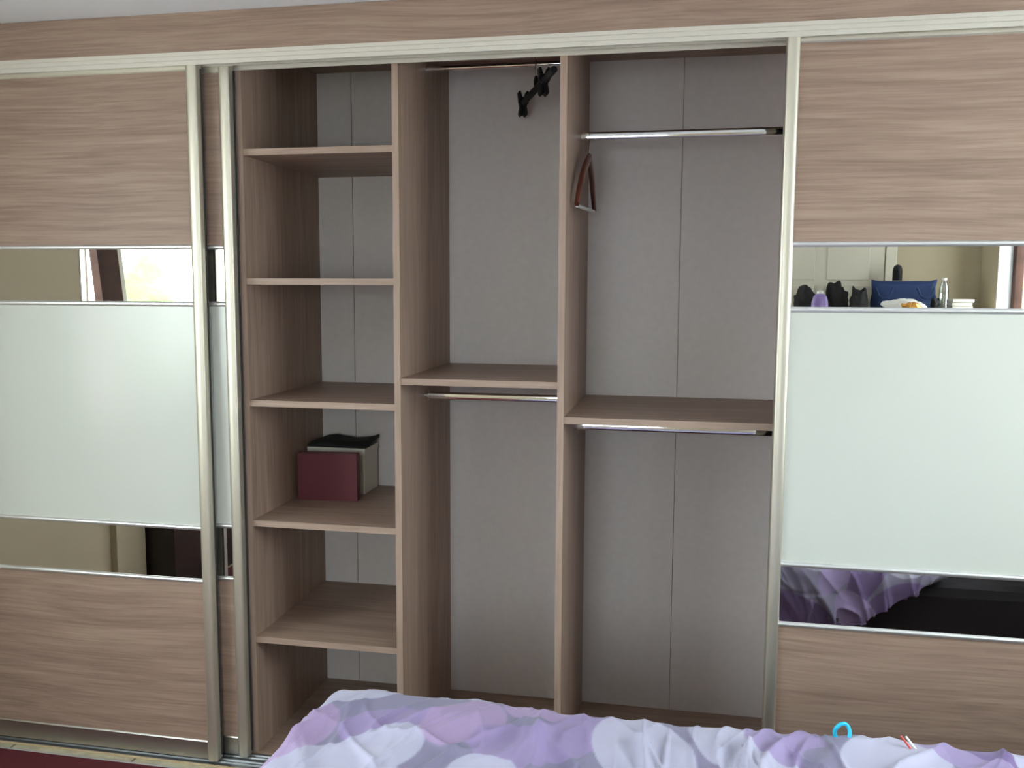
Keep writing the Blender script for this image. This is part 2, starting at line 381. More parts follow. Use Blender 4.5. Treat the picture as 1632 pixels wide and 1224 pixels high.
# fascia, tracks
box('fascia', 'wood_x', WX0, WX1, -0.008, 0.012, 2.238, HC - 0.001, WR)
tr = [(-0.012, 2.238), (-0.012, 2.2275), (-0.0105, 2.2265), (-0.012, 2.2255), (-0.012, 2.2145), (-0.0105, 2.2135), (-0.012, 2.2125), (-0.012, 2.200),
      (-0.008, 2.200), (-0.008, 2.226), (0.031, 2.226), (0.031, 2.203), (0.0345, 2.203), (0.0345, 2.226), (0.0755, 2.226), (0.0755, 2.200), (0.0795, 2.200), (0.0795, 2.238)]
B().prism([(p, q) for p, q in tr], 0, WX0, WX1).build('top_track', 'track_aluminium', WR)
bt = [(-0.010, 0.0), (-0.010, 0.004), (0.002, 0.005), (0.006, 0.009), (0.012, 0.009), (0.015, 0.004), (0.019, 0.004), (0.022, 0.009), (0.028, 0.009), (0.031, 0.005),
      (0.045, 0.005), (0.048, 0.009), (0.054, 0.009), (0.057, 0.004), (0.061, 0.004), (0.064, 0.009), (0.072, 0.009), (0.077, 0.005), (0.0795, 0.0)]
B().prism(bt, 0, WX0, WX1).build('bottom_track', 'track_dark', WR)
box('threshold_strip', 'pale_oak', WX0, WX1, -0.020, -0.0105, 0.0, 0.004, WR, 0.001)

ZD0, ZD1 = 0.014, 2.215
BARS = [(1.6574, 1.6720), (1.4814, 1.4975), (0.7751, 0.7903), (0.6023, 0.6171)]
def stile(x0, x1, yf, lip):
    """aluminium edge handle, rounded face; lip: +1 the return edge is on the right, -1 on the left"""
    w = x1 - x0; pr = []
    for k in range(9):
        an = math.pi * k / 8
        pr.append((x0 + w / 2 - math.cos(an) * w / 2, yf - 0.002 - math.sin(an) ** 0.75 * 0.008))
    pr += [(x1, yf + 0.026), (x0, yf + 0.026)]
    return pr
def sliding_door(x0, x1, yf, label):
    """yf is the plane of the panel faces"""
    sw = 0.034
    d = box('sliding_door', 'dark_bed_fabric', x0 + 0.004, x1 - 0.004, yf + 0.0205, yf + 0.0255, ZD0 + 0.01, ZD1 - 0.004, WR)
    for q0, q1, lp in ((x0, x0 + sw, -1), (x1 - sw, x1, 1)):
        B().prism(stile(q0, q1, yf, lp), 2, ZD0, ZD1).build('stile', 'champagne_aluminium', d, smooth=True)
    d['label'] = label
    a, c = x0 + sw - 0.004, x1 - sw + 0.004; ya, yb = yf + 0.003, yf + 0.020
    box('wood_panel', 'wood_x', a, c, ya, yb, 1.664, 2.196, d)
    box('mirror', 'mirror', a, c, ya, ya + 0.004, 1.490, 1.664, d)
    box('glass_panel', 'satin_white_glass', a, c, ya, ya + 0.006, 0.783, 1.490, d)
    box('mirror', 'mirror', a, c, ya, ya + 0.004, 0.610, 0.783, d)
    box('wood_panel', 'wood_x', a, c, ya, yb, 0.07, 0.610, d)
    box('back_sheet', 'dark_bed_fabric', a, c, ya + 0.0065, yb, 0.611, 1.663, d)
    a, c = x0 + sw - 0.001, x1 - sw + 0.001
    for z0, z1 in BARS:
        pr = [(yf + 0.003, z0)] + [(yf + 0.003 - 0.007 * math.sin(math.pi * k / 8), z0 + (z1 - z0) * (1 - math.cos(math.pi * k / 8)) / 2) for k in range(1, 8)] + [(yf + 0.003, z1)]
        B().prism(pr, 0, a, c).build('glazing_bar', 'bright_aluminium', d, smooth=True)
    B().prism([(yf - 0.001, 0.016), (yf - 0.001, 0.0725), (yf + 0.001, 0.0765), (yf + 0.022, 0.0765), (yf + 0.022, 0.016)], 0, a, c).build('bottom_rail', 'rail_aluminium', d)
    B().prism([(yf - 0.001, 2.190), (yf - 0.001, 2.212), (yf + 0.022, 2.212), (yf + 0.022, 2.186), (yf + 0.002, 2.186)], 0, a, c).build('top_rail', 'champagne_aluminium', d)
    # dust brush strip along the closing edges
    box('brush_strip', 'dark_rubber', x1, x1 + 0.003, yf + 0.019, yf + 0.025, ZD0 + 0.01, ZD1 - 0.02, d)
    for wx in (x0 + 0.06, x1 - 0.06):
        B().tube([(wx, yf + 0.008, 0.0195), (wx, yf + 0.014, 0.0195)], 0.0085, 14).build('roller', 'white_plastic', d, smooth=True)
    return d
sliding_door(XL + 0.012, -0.7925, 0.0, 'front left sliding door')
sliding_door(XL + 0.060, -0.7093, 0.043, 'rear left sliding door, mostly behind the front one')
sliding_door(0.9057, 0.9057 + 1.22, 0.0, 'front right sliding door')
sliding_door(WX1 - 1.225, WX1 - 0.004, 0.043, 'rear right sliding door')

# hanging rails: flat oval chrome tubes with end sockets
YR = 0.345
def rail(x0, x1, zc):
    pr = [(YR + 0.0075 * math.copysign(abs(math.cos(a)) ** 0.8, math.cos(a)), zc + 0.0125 * math.copysign(abs(math.sin(a)) ** 0.6, math.sin(a))) for a in [2 * math.pi * k / 20 for k in range(20)]]
    o = B().prism(pr, 0, x0 + 0.002, x1 - 0.002).build('hanging_rail', 'chrome', WR, smooth=True)
    for a, c in ((x0, x0 + 0.012), (x1 - 0.012, x1)):
        pq = [(YR + 0.0115 * math.cos(t), zc + 0.0165 * math.sin(t)) for t in [2 * math.pi * k / 20 for k in range(20)]]
        B().prism(pq, 0, a, c).build('rail_socket', 'chrome', o, smooth=True)
def zr(z, y=0.37): return CAM.z + (z - CAM.z) * (YR - CAM.y) / (y - CAM.y)
RZ_MU, RZ_R, RZ_ML, RZ_RL = zr(2.255), zr(2.0225), zr(1.1815), zr(1.0945)
rail(X1R, X2L, RZ_MU); rail(X2R, XRP, RZ_R); rail(X1R, X2L, RZ_ML); rail(X2R, XRP, RZ_RL)

# ------------------------------------------------------------------ bed and duvet
BX0, BX1, BY0, BY1 = -0.09, 1.98, -2.02, -0.645
bed = thing('bed', ((BX0 + BX1) / 2, (BY0 + BY1) / 2, 0.0), 'dark upholstered bed standing in front of the wardrobe', 'bed')
box('bed_base', 'dark_bed_fabric', BX0, BX1, BY0, BY1, 0.09, 0.33, bed, 0.02)
box('mattress', 'dark_bed_fabric', BX0 + 0.005, BX1 - 0.005, BY0 + 0.005, BY1 - 0.005, 0.33, 0.545, bed, 0.04)
box('headboard', 'dark_bed_fabric', BX1, BX1 + 0.06, BY0, BY1, 0.09, 0.95, bed, 0.02)
for lx in (BX0 + 0.08, BX1 - 0.08):
    for ly in (BY0 + 0.08, BY1 - 0.08):
        B().lathe([(0.022, 0.009), (0.03, 0.09)], lx, ly, 14).build('leg', 'black_plastic', bed, smooth=True)

def duvet_material():
    m = bpy.data.materials.new('printed_cotton'); m.use_nodes = True; MATS['printed_cotton'] = m
    nt = m.node_tree; N = nt.nodes; L = nt.links; b = N['Principled BSDF']
    b.inputs['Roughness'].default_value = 0.85; b.inputs['Specular IOR Level'].default_value = 0.2; b.inputs['Sheen Weight'].default_value = 0.15
    uv = N.new('ShaderNodeUVMap'); uv.uv_map = 'cloth'
    PALE, GREY, LIL, PINK, DEEP = (0.50, 0.49, 0.63), (0.24, 0.22, 0.33), (0.33, 0.255, 0.47), (0.40, 0.29, 0.49), (0.17, 0.115, 0.27)
    rnd = random.Random(11)
    petals = []
    for gx in range(-2, 9):
        for gy in range(-9, 1):
            petals.append((gx * 0.26 + rnd.uniform(-0.09, 0.09), gy * 0.26 + rnd.uniform(-0.09, 0.09), rnd.uniform(0.15, 0.21), rnd.uniform(0.09, 0.13), rnd.uniform(0, 3.14), rnd.choice([PALE, LIL, PALE, PINK, DEEP, LIL, GREY])))
    petals = [p for p in petals if not (-0.35 < p[0] < 1.75 and -1.15 < p[1] < -0.45)]
    # print that shows in front of the wardrobe, shade painted in on the far hang
    petals += [(-0.02, -1.02, 0.17, 0.13, 0.4, PALE), (1.45, -0.98, 0.22, 0.16, 0.5, LIL), (1.2, -1.05, 0.2, 0.13, 1.2, PALE),
               (-0.17, -0.88, 0.16, 0.10, 0.9, PINK), (-0.13, -0.63, 0.19, 0.115, 0.55, PALE), (0.07, -0.80, 0.11, 0.09, 0.3, LIL),
               (0.06, -0.92, 0.13, 0.085, 0.9, PALE), (0.17, -0.58, 0.10, 0.05, -0.4, PALE), (0.22, -0.75, 0.075, 0.12, -0.4, PINK), (0.33, -0.82, 0.08, 0.10, 0.5, LIL), (0.30, -0.93, 0.07, 0.06, 0.0, PALE),
               (0.36, -0.62, 0.08, 0.07, 0.1, PINK), (0.46, -0.72, 0.07, 0.14, -0.5, LIL), (0.60, -0.76, 0.10, 0.16, 0.35, PALE),
               (0.80, -0.72, 0.085, 0.16, 0.5, PALE), (0.89, -0.66, 0.08, 0.12, 0.1, LIL), (0.98, -0.78, 0.06, 0.09, 0.4, GREY), (1.10, -0.72, 0.10, 0.14, -0.5, PALE), (1.24, -0.66, 0.055, 0.17, 0.7, LIL), (1.30, -0.62, 0.05, 0.15, 0.5, DEEP),
               (1.43, -0.72, 0.10, 0.14, 0.3, PALE), (1.05, -0.42, 0.16, 0.10, 0.4, DEEP), (1.40, -0.38, 0.15, 0.12, 0.2, DEEP), (1.25, -0.45, 0.10, 0.06, 0.9, LIL), (1.20, -0.33, 0.12, 0.08, -0.4, DEEP), (0.7, -0.42, 0.2, 0.1, 0.2, LIL)]  # deep and lilac petals past the far bend paint the hanging side's shade
    at = N.new('ShaderNodeAttribute'); at.attribute_name = 'print'
    L.new(at.outputs['Color'], b.inputs['Base Color'])
    wv = N.new('ShaderNodeTexWave'); wv.inputs['Scale'].default_value = 75; wv.inputs['Distortion'].default_value = 0.6; L.new(uv.outputs[0], wv.inputs['Vector'])
    bp = N.new('ShaderNodeBump'); bp.inputs['Strength'].default_value = 0.12; bp.inputs['Distance'].default_value = 0.001
    L.new(wv.outputs['Fac'], bp.inputs['Height']); L.new(bp.outputs['Normal'], b.inputs['Normal'])
    def printed(p, q):
        c = list(GREY)
        for (cx, cy, rx, ry, ca, sa, colr) in pts:
            dx, dy = p - cx, q - cy
            if abs(dx) > 0.24 or abs(dy) > 0.24: continue
            d = math.hypot((dx * ca + dy * sa) / rx, (dy * ca - dx * sa) / ry)
            k = 0.88 * min(1, max(0, (1.02 - d) / 0.04))
            if k > 0: c = [c[i] * (1 - k) + colr[i] * k for i in range(3)]
        return c
    pts = [(cx, cy, rx, ry, math.cos(an), math.sin(an), colr) for cx, cy, rx, ry, an, colr in petals]
    return printed
print_colour = duvet_material()

DX0, DX1, DY0, DY1, DZ, DR = -0.165, 1.58, -2.08, -0.572, 0.598, 0.085
def edge1(d):
    """d = cloth distance past the start of the bend -> (outward, drop)"""
    if d <= 0: return 0.0, 0.0
    arc = math.pi / 2 * DR
    if d < arc:
        a = d / DR; return DR * math.sin(a), DR * (1 - math.cos(a))
    return DR + 0.03 * min(1, (d - arc) / 0.25), DR + (d - arc)
def ridged(p):
    return 1 - abs(noise.noise(p)) * 2
def wrinkle(p, q):
    w1 = noise.noise(Vector((p * 2.3, q * 2.3, 1.7))); w2 = noise.noise(Vector((p * 2.3 + 9, q * 2.3, 4.7)))
    a = 0.35 + 0.5 * noise.noise(Vector((p * 1.1, q * 0.8, 8.0))); ca, sa = math.cos(a), math.sin(a)
    u = p * ca - q * sa + 0.10 * w1; v = p * sa + q * ca + 0.10 * w2
    m = 0.5 + 0.5 * noise.noise(Vector((p * 2.0, q * 2.0, 21.0)))
    r1 = max(0, ridged(Vector((u * 6.5, v * 1.0, 3.0)))); r2 = max(0, ridged(Vector((u * 8.0 + v * 5, v * 2.2 - u * 3, 13.0)))); r3 = max(0, ridged(Vector((u * 15.0, v * 2.6, 31.0))))
    far = 1.0 - (0.65 if p < 0.7 else 0.5) * max(0.0, min(1.0, (q + 0.74) / 0.08)) * max(0.0, min(1.0, (-0.50 - q) / 0.06))
    h = 0.021 * r1 ** 6 * (0.3 + m) + 0.018 * r2 ** 6 * (1.2 - m) + 0.008 * r3 ** 5 * (0.3 + m)
    # long creases pulled towards the foot corner of the bed
    s_ = p * 0.88 - q * 0.47 + 0.05 * w2; t_ = p * 0.47 + q * 0.88
    h += 0.011 * max(0, ridged(Vector((s_ * 8.5, t_ * 0.9, 47.0)))) ** 6 * max(0.0, min(1.0, (0.75 - p) / 0.3))
    h = h * far + 0.010 * w1 + 0.004 * noise.noise(Vector((p * 6, q * 6, 2.0))) + 0.0010 * noise.noise(Vector((p * 26, q * 26, 5.0)))
    return h
HANG = 0.30
def make_duvet():
    step = 0.0042
    ix0, ix1, iy0, iy1 = DX0 + DR, DX1, DY0 + DR, DY1 - DR     # start of the bends (no bend at the head end)
    pmin, pmax, qmin, qmax = ix0 - HANG, ix1, iy0 - HANG, iy1 + HANG
    nx = int((pmax - pmin) / step)
    fine0 = (-1.02 - qmin) / (qmax - qmin); na, nb = 90, 175; ny = na + nb    # finer where the bed faces the wardrobe
    verts = []; uvs = []
    for i in range(nx + 1):
        for j in range(ny + 1):
            p = pmin + (pmax - pmin) * i / nx; qn = fine0 * j / na if j <= na else fine0 + (1 - fine0) * (j - na) / nb
            # the far-side hem climbs towards the head end
            hem = HANG
            if p > 1.12: hem = HANG - (HANG - 0.03) * min(1, (p - 1.12) / 0.44) ** 1.1
            hem += 0.012 * noise.noise(Vector((p * 5, 0, 0)))
            q = qmin + (iy1 + hem - qmin) * qn
            ox, dx = edge1(ix0 - p); oy1, dy1 = edge1(q - iy1); oy0, dy0 = edge1(iy0 - q)
            oy, dy = (oy1, dy1) if dy1 >= dy0 else (-oy0, dy0)
            X = max(p, ix0) - ox; Y = min(max(q, iy0), iy1) + oy
            drop = (dx ** 3 + dy ** 3) ** (1 / 3)
            # cloth normal
            nxv = -min(1, ox / DR) if dx > 0 else 0; nyv = (min(1, abs(oy) / DR) * (1 if oy > 0 else -1)) if dy > 0 else 0
            nzv = math.sqrt(max(0.0, 1 - min(1, nxv * nxv + nyv * nyv)))
            n = Vector((nxv, nyv, nzv)); n = n.normalized() if n.length > 1e-6 else Vector((0, 0, 1))
            h = wrinkle(p, q) * (1.0 if drop < DR else 1.3)
            if p < 0.15: h *= 0.8 + 0.2 * max(0, (p + 0.2) / 0.35)
            if p > 0.8: h *= 1 + 0.5 * min(1, (p - 0.8) / 0.4)
            Z = DZ - drop + 0.016 * max(0, p - 0.9) + 0.012 * math.exp(-((p - 0.05) / 0.25) ** 2)
            P = Vector((X, Y, Z)) + n * h
            verts.append((P.x, P.y, max(P.z, 0.05))); uvs.append((p, q))
    faces = []
    for i in range(nx):
        for j in range(ny):
            a = i * (ny + 1) + j; faces.append((a, a + ny + 1, a + ny + 2, a + 1))
    c = Vector(((DX0 + DX1) / 2, (DY0 + DY1) / 2, 0.33))
    me = bpy.data.meshes.new('duvet'); me.from_pydata([tuple(Vector(v) - c) for v in verts], [], faces); me.update()
    ca = me.color_attributes.new('print', 'FLOAT_COLOR', 'POINT')
    for i, (p, q) in enumerate(uvs): ca.data[i].color = (*print_colour(p, q), 1)
    ul = me.uv_layers.new(name='cloth')
    for lp in me.loops: ul.data[lp.index].uv = uvs[lp.vertex_index]
    for p in me.polygons: p.use_smooth = True
    me.materials.append(MATS['printed_cotton'])
    o = bpy.data.objects.new('duvet', me); COL.objects.link(o); o.location = c
    sd = o.modifiers.new('thick', 'SOLIDIFY'); sd.thickness = 0.025; sd.offset = -1
    return tag(o, 'rumpled lilac, grey and white petal print duvet draped over the bed', 'duvet')
make_duvet()

# ------------------------------------------------------------------ carpet on the floor
rug = box('carpet', 'red_carpet', XL + 0.205, XR - 0.03, -3.22, -0.064, 0.0, 0.008)
WLOC[rug] = Vector(rug.location)
tag(rug, 'dark red carpet with a grey bound edge along the wardrobe', 'carpet')
box('edge_binding', 'grey_binding', XL + 0.205, XR - 0.03, -0.064, -0.053, 0.0, 0.0085, rug, 0.003)

# ------------------------------------------------------------------ on the fourth shelf: red book, white box, black pouch
ZS = 0.7956
rb = thing('hardback_book', (-0.565, 0.405, ZS), 'dark red hardback book standing upright on the shelf', 'book')
def tilt_build(bb, name, m, parent, bevel, ang, pivot):
    ca, sa = math.cos(ang), math.sin(ang)
    bb.v = [(pivot[0] + (x - pivot[0]) * ca - (y - pivot[1]) * sa, pivot[1] + (x - pivot[0]) * sa + (y - pivot[1]) * ca, z) for x, y, z in bb.v]
    return bb.build(name, m, parent, bevel)
pv = (-0.565, 0.405); ag = 0.10
tilt_build(B().box(-0.672, -0.458, 0.387, 0.3905, ZS, ZS + 0.168), 'cover', 'red_cloth_cover', rb, 0.001, ag, pv)
tilt_build(B().box(-0.672, -0.458, 0.4195, 0.423, ZS, ZS + 0.168), 'cover', 'red_cloth_cover', rb, 0.001, ag, pv)
tilt_build(B().box(-0.4615, -0.458, 0.3905, 0.4195, ZS, ZS + 0.168), 'spine', 'red_cloth_cover', rb, 0.001, ag, pv)
tilt_build(B().box(-0.668, -0.4615, 0.3905, 0.4195, ZS + 0.004, ZS + 0.164), 'pages', 'page_edge', rb, 0.0, ag, pv)
wb = thing('cardboard_box', (-0.575, 0.57, ZS), 'pale cardboard box behind the red book on the shelf', 'box')
box('body', 'white_card', -0.684, -0.468, 0.502, 0.642, ZS, ZS + 0.145, wb, 0.0015)
box('lid', 'white_card', -0.687, -0.465, 0.499, 0.645, ZS + 0.145, ZS + 0.168, wb, 0.0015)
# black pouch: soft slab with a corner that sticks up
def pouch():
    b = B(); n, k = 24, 14; top = []; x0, x1, y0, y1 = -0.684, -0.462, 0.502, 0.645; zb = ZS + 0.169
    for side in (0, 1):
        for i in range(n + 1):
            for j in range(k + 1):
                a, c = i / n, j / k; X = x0 + (x1 - x0) * a; Y = y0 + (y1 - y0) * c
                e = min(1, min(a, 1 - a) * 9) * min(1, min(c, 1 - c) * 7)
                lift = 0.024 * max(0, (a - 0.72) / 0.28) ** 2 * max(0, (c - 0.2) / 0.8) + 0.008 * max(0, 1 - abs(a - 0.3) / 0.3)
                if side: z = zb + 0.006 + lift + 0.014 * e ** 0.5 + 0.003 * noise.noise(Vector((X * 30, Y * 30, 0)))
                else: z = zb + lift * 0.8 * (1 if a > 0.7 else 0)
                b.v.append((X, Y, z))
    s = (n + 1) * (k + 1)
    for sd in (0, 1):
        for i in range(n):
            for j in range(k):
                q = sd * s + i * (k + 1) + j; b.f.append((q, q + k + 1, q + k + 2, q + 1))
    ring = [i * (k + 1) for i in range(n + 1)] + [n * (k + 1) + j for j in range(1, k + 1)] + [i * (k + 1) + k for i in range(n - 1, -1, -1)] + [j for j in range(k - 1, 0, -1)]
    for a in range(len(ring)):
        p, q = ring[a], ring[(a + 1) % len(ring)]; b.f.append((p, q, q + s, p + s))
    o = b.build('fabric_pouch', 'black_fabric', None, smooth=True)
    return tag(o, 'flat black fabric pouch lying on the pale box', 'pouch')
pouch()

# ------------------------------------------------------------------ hangers
def hook_path(top, r, down, d):
    """wire hook over a rail: top = rail top centre, d = horizontal direction across the rail"""
    t = Vector(top); d = Vector(d).normalized(); pts = []
    for k in range(-2, 11):
        a = math.pi * (k / 8.0)
        pts.append(t + d * (-math.cos(a) * r) * -1 + Vector((0, 0, math.sin(a) * r - r + 0.0)))
    pts = pts[::-1]
    return pts
def clip_hanger():
    c = Vector((0.178, YR, 0)); dv = Vector((0.174, -0.455, 0)).normalized(); zb = 2.168; hl = 0.235; near = 0.266
    side = Vector((dv.y, -dv.x, 0)) * -1
    h = thing('clip_hanger', (c.x, c.y, zb), 'black plastic hanger with two clips hanging askew from the upper middle rail', 'hanger')
    e0, e1 = c - dv * hl + Vector((0, 0, zb)), c + dv * near + Vector((0, 0, zb))
    B().tube([e0, c + Vector((0, 0, zb)), e1], 0.0105, 12).build('bar', 'black_plastic', h, smooth=True)
    # swivel block with an eye under the hook
    ring = [c + Vector((0, 0, zb + 0.022)) + dv * (0.015 * math.cos(a)) + Vector((0, 0, 0.015 * math.sin(a))) for a in [2 * math.pi * k / 18 for k in range(18)]]
    B().tube(ring, 0.0048, 8, closed=True).build('swivel_eye', 'black_plastic', h, smooth=True)
    rt = RZ_MU + 0.0125
    pts = [c + Vector((0, 0, zb + 0.034))] + [c + Vector((0, 0, RZ_MU - 0.04))]
    for k in range(0, 11):
        a = math.pi * 1.15 * k / 10
        pts.append(Vector((c.x, c.y, rt - 0.0102)) + Vector((0, -0.0145 * math.cos(a), 0.0145 * math.sin(a))) )
    B().tube(pts, 0.0030, 8).build('hook', 'chrome', h, smooth=True)
    for s in (-0.96, 0.50):
        m = c + dv * (hl * s) + Vector((0, 0, zb))
        cl = None
        for sg in (-1, 1):
            prof = [(0.018, 0.036), (0.011, 0.040), (0.002, 0.014), (0.0, -0.010), (0.0, -0.038), (0.009, -0.046), (0.015, -0.036), (0.011, -0.012), (0.014, 0.004)]
            b = B(); n = len(prof); hw = 0.017
            for w in (-hw, hw):
                for a, z in prof: b.v.append(tuple(m + side * (a * sg) + dv * w + Vector((0, 0, z))))
            b.f = [tuple(range(n)), tuple(range(n, 2 * n))[::-1]] + [(i, (i + 1) % n, n + (i + 1) % n, n + i) for i in range(n)]
            b.build('clip', 'black_plastic', h, 0.003)
        sp = [m + Vector((0, 0, 0.004)) + side * (0.016 * math.cos(a)) + Vector((0, 0, 0.012 * math.sin(a))) + dv * 0.016 for a in [2 * math.pi * k / 14 for k in range(14)]]
        B().tube(sp, 0.0025, 6, closed=True).build('spring', 'black_plastic', h, smooth=True)
clip_hanger()

def wooden_hanger():
    zr0 = RZ_R
    top = Vector((0.350, YR, zr0 - 0.066)); near = Vector((0.335, YR - 0.185, zr0 - 0.226)); far = Vector((0.348, YR + 0.185, zr0 - 0.215))
    h = thing('wooden_hanger', (top.x, top.y, near.z), 'red brown wooden coat hanger on the upper right rail beside the divider', 'hanger')
    for end in (near, far):
        pts = []; rad = []
        for k in range(11):
            t = k / 10; p = top.lerp(end, t); p.z += 0.020 * math.sin(math.pi * t); pts.append(p); rad.append(0.0150 + 0.003 * math.sin(math.pi * t) - 0.002 * t)
        B().tube(pts, rad, 14, flat=(0.55, (1, 0, 0))).build('arm', 'red_brown_wood', h, smooth=True)
    B().tube([near + Vector((0, 0.006, -0.004)), far + Vector((0, -0.006, -0.004))], 0.0055, 12).build('trouser_bar', 'grey_bar', h, smooth=True)
    pts = [top + Vector((0, 0, -0.004)), top + Vector((0, 0.002, 0.030))]
    rt = zr0 + 0.0125
    for k in range(0, 12):
        a = math.pi * 1.25 * k / 11 - 0.25
        pts.append(Vector((0.350, YR, rt - 0.0115)) + Vector((0, 0.014 * math.cos(a), 0.014 * math.sin(a))))
    B().tube(pts, 0.0017, 8).build('hook', 'chrome', h, smooth=True)
wooden_hanger()

# ------------------------------------------------------------------ small things on the duvet edge
def cyan_loop():
    pts = []
    for k in range(25):
        a = math.pi * (-0.25 + 1.5 * k / 24)
        pts.append((1.009 + 0.015 * math.cos(a), -0.640 + 0.004 * math.sin(a * 2), 0.621 + 0.019 * math.sin(a)))
    o = B().tube(pts, 0.0042, 10).build('plastic_loop', 'cyan_plastic', None, smooth=True)
    tag(o, 'small turquoise plastic loop peeking over the duvet edge', 'loop')
cyan_loop()
for nm, dx, mm, lab in (('thin_stick', 0.0, 'red_plastic', 'thin red stick tip at the far edge of the duvet'), ('thin_stick', 0.010, 'white_plastic', 'thin white stick tip at the far edge of the duvet')):
    o = B().tube([(1.146 + dx, -0.660, 0.602), (1.122 + dx, -0.650, 0.630)], 0.0022, 8).build(nm, mm, None, smooth=True)
    tag(o, lab, 'stick', 'stick tips at the far duvet edge')

# ------------------------------------------------------------------ behind the camera, seen in the mirrors
ch = thing('chest_of_drawers', (1.85, -3.49, 0.0), 'tall cream chest of drawers against the back wall', 'chest')
CX0, CX1, CY0, CY1, CZ = 1.27, 2.43, -3.715, -3.27, 1.40
box('body', 'cream_paint', CX0, CX1, CY0, CY1 - 0.02, 0.0, CZ - 0.025, ch, 0.003)
box('top', 'cream_paint', CX0 - 0.015, CX1 + 0.015, CY0, CY1, CZ - 0.025, CZ, ch, 0.004)
for k in range(5):
    z0 = 0.10 + k * 0.25
    dr = box('drawer', 'cream_paint', CX0 + 0.02, CX1 - 0.02, CY1 - 0.02, CY1 - 0.004, z0, z0 + 0.24, ch, 0.003)
    for hx in (1.55, 2.15):
        B().tube([(hx, CY1 - 0.004, z0 + 0.12), (hx, CY1 + 0.008, z0 + 0.12), (hx, CY1 + 0.022, z0 + 0.12)], [0.006, 0.007, 0.014], 12).build('knob', 'dark_brown_timber', dr, smooth=True)

def lump(name, cx, cy, z0, rx, ry, h, m, label, cat, seed, group=None):
    b = B(); nu, nv = 36, 18
    for j in range(nv + 1):
        ph = math.pi / 2 * j / nv
        for i in range(nu):
            th = 2 * math.pi * i / nu; d = Vector((math.cos(th) * math.cos(ph), math.sin(th) * math.cos(ph), math.sin(ph)))
            k = 1 + 0.30 * noise.noise(d * 1.7 + Vector((seed, 0, 0))) + 0.16 * noise.noise(d * 4 + Vector((0, seed, 0)))
            q = math.cos(ph) ** 0.6
            b.v.append((cx + rx * k * math.cos(th) * q, cy + ry * k * math.sin(th) * q, z0 + max(0, h * k * math.sin(ph))))
    for j in range(nv):
        for i in range(nu):
            i2 = (i + 1) % nu; b.f.append((j * nu + i, j * nu + i2, (j + 1) * nu + i2, (j + 1) * nu + i))
    b.f.append(tuple(range(nu))[::-1])
    return tag(b.build(name, m, None, smooth='all'), label, cat, group)
lump('folded_clothing', 1.402, -3.53, CZ, 0.082, 0.08, 0.145, 'black_fabric', 'black clothing heap at the left end of the chest, behind the lilac bottle', 'clothing', 1.3, 'black clothing on the chest')
lump('folded_clothing', 1.592, -3.60, CZ, 0.076, 0.07, 0.165, 'black_fabric', 'tallest black clothing heap in the middle of the black heaps', 'clothing', 4.1, 'black clothing on the chest')
lump('folded_clothing', 1.706, -3.43, CZ, 0.055, 0.06, 0.14, 'black_fabric', 'black clothing heap next to the blue bag', 'clothing', 7.7, 'black clothing on the chest')
pb = thing('toiletry_bottle', (1.465, -3.36, CZ), 'lilac plastic bottle with pale cap on the chest', 'bottle')
B().lathe([(0.05, CZ), (0.052, CZ + 0.01), (0.05, CZ + 0.06), (0.040, CZ + 0.095), (0.022, CZ + 0.112)], 1.465, -3.36, 24, 1.0, 0.55).build('body', 'lilac_plastic', pb, smooth=True)
B().lathe([(0.021, CZ + 0.112), (0.020, CZ + 0.126), (0.008, CZ + 0.133)], 1.465, -3.36, 20).build('cap', 'foil_white', pb, smooth=True)

def soft_bag():
    bag = thing('fabric_bag', (1.97, -3.47, CZ), 'dark blue fabric bag sagging on the chest', 'bag')
    b = B(); nu, nv = 48, 14; x0, x1, cy, h = 1.785, 2.165, -3.47, 0.2
    for j in range(nv + 1):
        t = j / nv
        for i in range(nu):
            th = 2 * math.pi * i / nu; c, s = math.cos(th), math.sin(th)
            cx = (abs(c) ** 0.55) * math.copysign(1, c); sy = (abs(s) ** 0.8) * math.copysign(1, s)
            X = (x0 + x1) / 2 + cx * (x1 - x0) / 2 * (1 + 0.02 * math.sin(t * 7)); Y = cy + sy * 0.075 * (1 - 0.75 * t ** 1.5)
            top = h * (0.88 + 0.14 * abs(cx) ** 4 - 0.05 * noise.noise(Vector((X * 20, 0, 3))))
            b.v.append((X + 0.004 * noise.noise(Vector((X * 25, t * 6, 1))), Y + 0.006 * noise.noise(Vector((X * 18, t * 5, th))), CZ + t * top))
    for j in range(nv):
        for i in range(nu):
            i2 = (i + 1) % nu; b.f.append((j * nu + i, j * nu + i2, (j + 1) * nu + i2, (j + 1) * nu + i))
    b.f.append(tuple(range(nu))[::-1]); b.f.append(tuple(nv * nu + i for i in range(nu)))
    b.build('body', 'blue_fabric', bag, smooth='all')
    for sx_ in (1.85, 2.09):
        B().tube([(sx_ - 0.05, -3.405, CZ + 0.15), (sx_ - 0.03, -3.392, CZ + 0.10), (sx_, -3.388, CZ + 0.085), (sx_ + 0.03, -3.392, CZ + 0.10), (sx_ + 0.05, -3.405, CZ + 0.15)], 0.006, 8).build('handle', 'blue_fabric', bag, smooth=True)
soft_bag()
o = box('storage_box', 'foil_white', 1.90, 2.05, -3.70, -3.58, CZ, CZ + 0.195, None, 0.004); tag(o, 'white box behind the blue bag, under the black dome', 'box')
dm = thing('spray_can', (1.97, -3.64, CZ + 0.195), 'small black can with domed top standing on the white box', 'can')
B().lathe([(0.029, CZ + 0.195), (0.029, CZ + 0.262)], 1.97, -3.64, 24).build('body', 'black_plastic', dm, smooth=True)
